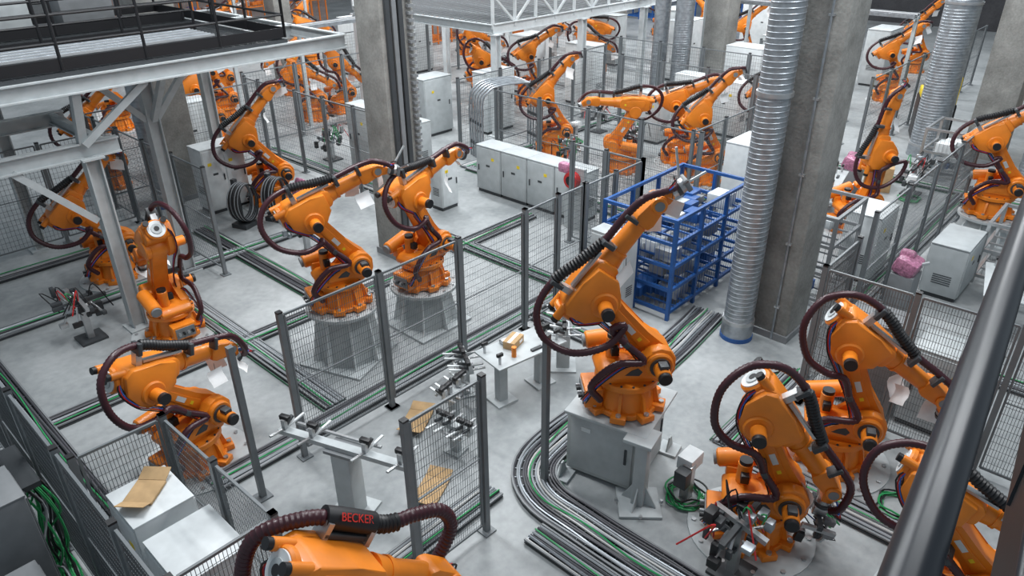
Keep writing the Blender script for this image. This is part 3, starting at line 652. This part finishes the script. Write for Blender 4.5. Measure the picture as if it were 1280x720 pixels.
# ================================================================ MEZZANINES
def ibeam(b,p0,p1,h=.24,w=.16,m=WHITE):
    p0=Vector(p0);p1=Vector(p1); b.bar(p0,p1,.02,h,m); u=Vector((0,0,h/2)); b.bar(p0+u,p1+u,w,.022,m); b.bar(p0-u,p1-u,w,.022,m)
def hcol(b,x,y,z0,z1,m=LGREY,s=.2):
    for sx in (-1,1): b.box((x+sx*s/2,y,(z0+z1)/2),(.022,s,z1-z0),m)
    b.box((x,y,(z0+z1)/2),(s-.023,.018,z1-z0),m); b.box((x,y,z0+.02),(.4,.4,.04),m); b.box((x,y,z1-.02),(.32,.32,.03),m)
def handrail(b,p0,p1,m=BLACK,h=1.1,sp=1.2,r=.025,toe=True):
    p0=Vector(p0);p1=Vector(p1); L=(p1-p0).length; n=max(1,round(L/sp))
    for i in range(n+1):
        q=p0.lerp(p1,i/n); b.cyl(q,q+Vector((0,0,h)),r,m,seg=8)
    for z in (h,h*.66,h*.33): b.cyl(p0+Vector((0,0,z)),p1+Vector((0,0,z)),r if z==h else r*.8,m,seg=8)
    if toe: b.bar(p0+Vector((0,0,.08)),p1+Vector((0,0,.08)),.012,.16,m)
b=MB()
Z=4.12; x0,x1,y0,y1=-2.5,8.0,11.55,16.6
xr=x1-1.15
for y in (y0,13.3,15.0,y1): ibeam(b,(x0,y,Z),(x1,y,Z),.22,.14,LGREY)
for i in range(8): x=x0+(x1-x0)*i/7; ibeam(b,(x,y0,Z+.02),(x,y1,Z+.02),.18,.10,LGREY)
for i in range(90): y=y0+ (y1-y0)*i/89; b.bar((x0,y,Z+.15),(xr,y,Z+.15),.012,.05,DARK)
for i in range(60): x=x0+(xr-x0)*i/59; b.bar((x,y0,Z+.155),(x,y1,Z+.155),.012,.04,DARK)
handrail(b,(x0,y0+.05,Z+.2),(xr,y0+.05,Z+.2)); handrail(b,(xr,y0+.05,Z+.2),(xr,y1,Z+.2)); handrail(b,(x0,y1,Z+.2),(xr,y1,Z+.2)); handrail(b,(x0,13.4,Z+.2),(xr-.7,13.4,Z+.2)); handrail(b,(x0,14.9,Z+.2),(xr-.2,14.9,Z+.2))
for (x,y,zt) in ((3.45,11.9,3.0),(5.0,13.3,Z-.13),(7.6,16.6,Z-.13),(.6,11.9,3.0),(3.4,16.6,Z-.13),(0.5,15,Z-.13)): hcol(b,x,y,0,zt)
for y in (11.9,14.2): ibeam(b,(x0,y,3.1),(3.9,y,3.1),.22,.14,LGREY)
for x in (.6,2.2,3.7): ibeam(b,(x,11.9,3.12),(x,14.2,3.12),.16,.10,LGREY)
for i in range(40): y=11.9+2.3*i/39; b.bar((x0,y,3.24),(2.2,y,3.24),.012,.04,MGREY)
for x in (1.6,3.4): b.bar((x,11.9,3.2),(x,11.6,Z-.12),.12,.12,LGREY)
for (p,q) in (((3.3,11.9,2.0),(2.4,11.9,3.0)),((3.4,11.8,3.2),(4.4,11.6,4.0)),((5.1,13.3,3.0),(6,13.3,4.0)),((4.9,13.3,3.0),(4,13.3,4.0)),((5,13.2,3.0),(5,12.3,4.0)),((.7,11.9,2.0),(1.6,11.9,3.0))):
    b.bar(p,q,.10,.10,LGREY)
for k in range(8): b.cyl((x0,12.1+.12*k,Z+.30),(xr-1,12.1+.12*k,Z+.30),.035,GALV if k%2 else MGREY,seg=8)
for k in range(5): b.box((-.5+1.4*k,15.6,Z+.5),(.9,.6,.6),(MGREY,LGREY)[k%2],bev=.01)
b.obj("steel_mezzanine")
b=MB(); Z=3.1; x0,x1,y0,y1=15.4,30.0,15.0,21.5
for y in (y0,y1): ibeam(b,(x0,y,Z),(x1,y,Z),.26,.16,WHITE); ibeam(b,(x0,y,Z+.9),(x1,y,Z+.9),.12,.12,LGREY)
for i in range(12): x=x0+(x1-x0)*i/11; ibeam(b,(x,y0,Z),(x,y1,Z),.22,.12,LGREY)
for i in range(30): y=y0+(y1-y0)*i/29; b.bar((x0,y,Z+.14),(x1,y,Z+.14),.02,.03,MGREY)
n=16
for yy in (y0,y1):
  for i in range(n):
    xa=x0+(x1-x0)*i/n; xb=x0+(x1-x0)*(i+1)/n
    b.bar((xa,yy,Z+(.1 if i%2 else .9)),(xb,yy,Z+(.9 if i%2 else .1)),.06,.06,WHITE); b.bar((xa,yy,Z),(xa,yy,Z+.9),.07,.07,WHITE)
handrail(b,(x0,y0+.3,Z+.95),(x1,y0+.3,Z+.95)); handrail(b,(x0,y0,Z+.95),(x0,y1,Z+.95)); handrail(b,(x0,y1,Z+.95),(x1,y1,Z+.95))
for x in (15.5,19.5,23,27.5):
    for y in (y0,y1): hcol(b,x,y,0,Z-.13,WHITE)
b.obj("truss_gantry")
# ================================================================ NEAR WALKWAY
b=MB()
d=Vector((1.73,.17,0)).normalized(); nrm=Vector((-d.y,d.x,0)); o=Vector((.9,.075,0))
b.cyl(o+d*-.6+Vector((0,0,5.4)),o+d*6+Vector((0,0,5.4)),.043,NAVY,seg=32)
dk=4.3
e0=o-nrm*.27
for k in range(36):
    q=e0-nrm*(.035*k); b.bar(q+d*-1.2+Vector((0,0,dk)),q+d*6+Vector((0,0,dk)),.008,.035,BLACK)
for k in range(100):
    q=e0+d*(-1.2+.072*k); b.bar(q+Vector((0,0,dk-.005)),q-nrm*1.25+Vector((0,0,dk-.005)),.008,.028,BLACK)
b.bar(e0+d*-1.2+Vector((0,0,dk+.15)),e0+d*6+Vector((0,0,dk+.15)),.02,.62,BLACK)
b.cyl(e0+nrm*.05+d*-1.2+Vector((0,0,5.0)),e0+nrm*.05+d*6+Vector((0,0,5.0)),.02,NAVY,seg=12)
for k in range(5): b.box(tuple(e0+d*(-1.0+1.5*k)+Vector((0,0,4.8))),(.04,.04,1.1),NAVY)
b.bar(e0-nrm*.1+d*-1.2+Vector((0,0,dk-.15)),e0-nrm*.1+d*6+Vector((0,0,dk-.15)),.08,.2,NAVY)
b.box((3.0,-.75,dk-.25),(7,1.3,.02),BLACK)
b.obj("walkway_guardrail")
# ================================================================ LIGHTS
def area(x,y,z,sx,sy,p,col=(.96,.985,1),name="high_bay_light"):
    l=bpy.data.lights.new(name,'AREA'); l.shape='RECTANGLE'; l.size=sx; l.size_y=sy; l.energy=p; l.color=col
    o=bpy.data.objects.new(name,l); scene.collection.objects.link(o); o.location=(x,y,z)
for x,y,p in ((4,9,740),(9,1,540),(10,8,660),(14,16,1050),(20,6,950),(26,14,1500),(16,27,1500),(31,24,1500),(34,8,900)):
    area(x,y,10.5,.8,5,p)
w=bpy.data.worlds.new("hall_ambient"); scene.world=w; w.use_nodes=True
w.node_tree.nodes["Background"].inputs[0].default_value=(.76,.89,1,1); w.node_tree.nodes["Background"].inputs[1].default_value=.38
# ================================================================ CAMERA
th=rad(28.3); az=rad(43)
fw=Vector((math.cos(az)*math.cos(th),math.sin(az)*math.cos(th),-math.sin(th)))
rt=Vector((math.sin(az),-math.cos(az),0)); up=rt.cross(fw)
ro=-math.atan2(16,1690); rt2=rt*math.cos(ro)+up*math.sin(ro); up2=-rt*math.sin(ro)+up*math.cos(ro)
cam=bpy.data.cameras.new("camera"); cam.sensor_width=36; cam.lens=36*910/1280; cam.clip_start=.05; cam.clip_end=300
co=bpy.data.objects.new("camera",cam); scene.collection.objects.link(co)
co.matrix_world=Matrix.Translation((0,0,6.4))@Matrix((rt2,up2,-fw)).transposed().to_4x4()
scene.camera=co
scene.view_settings.view_transform='Standard'
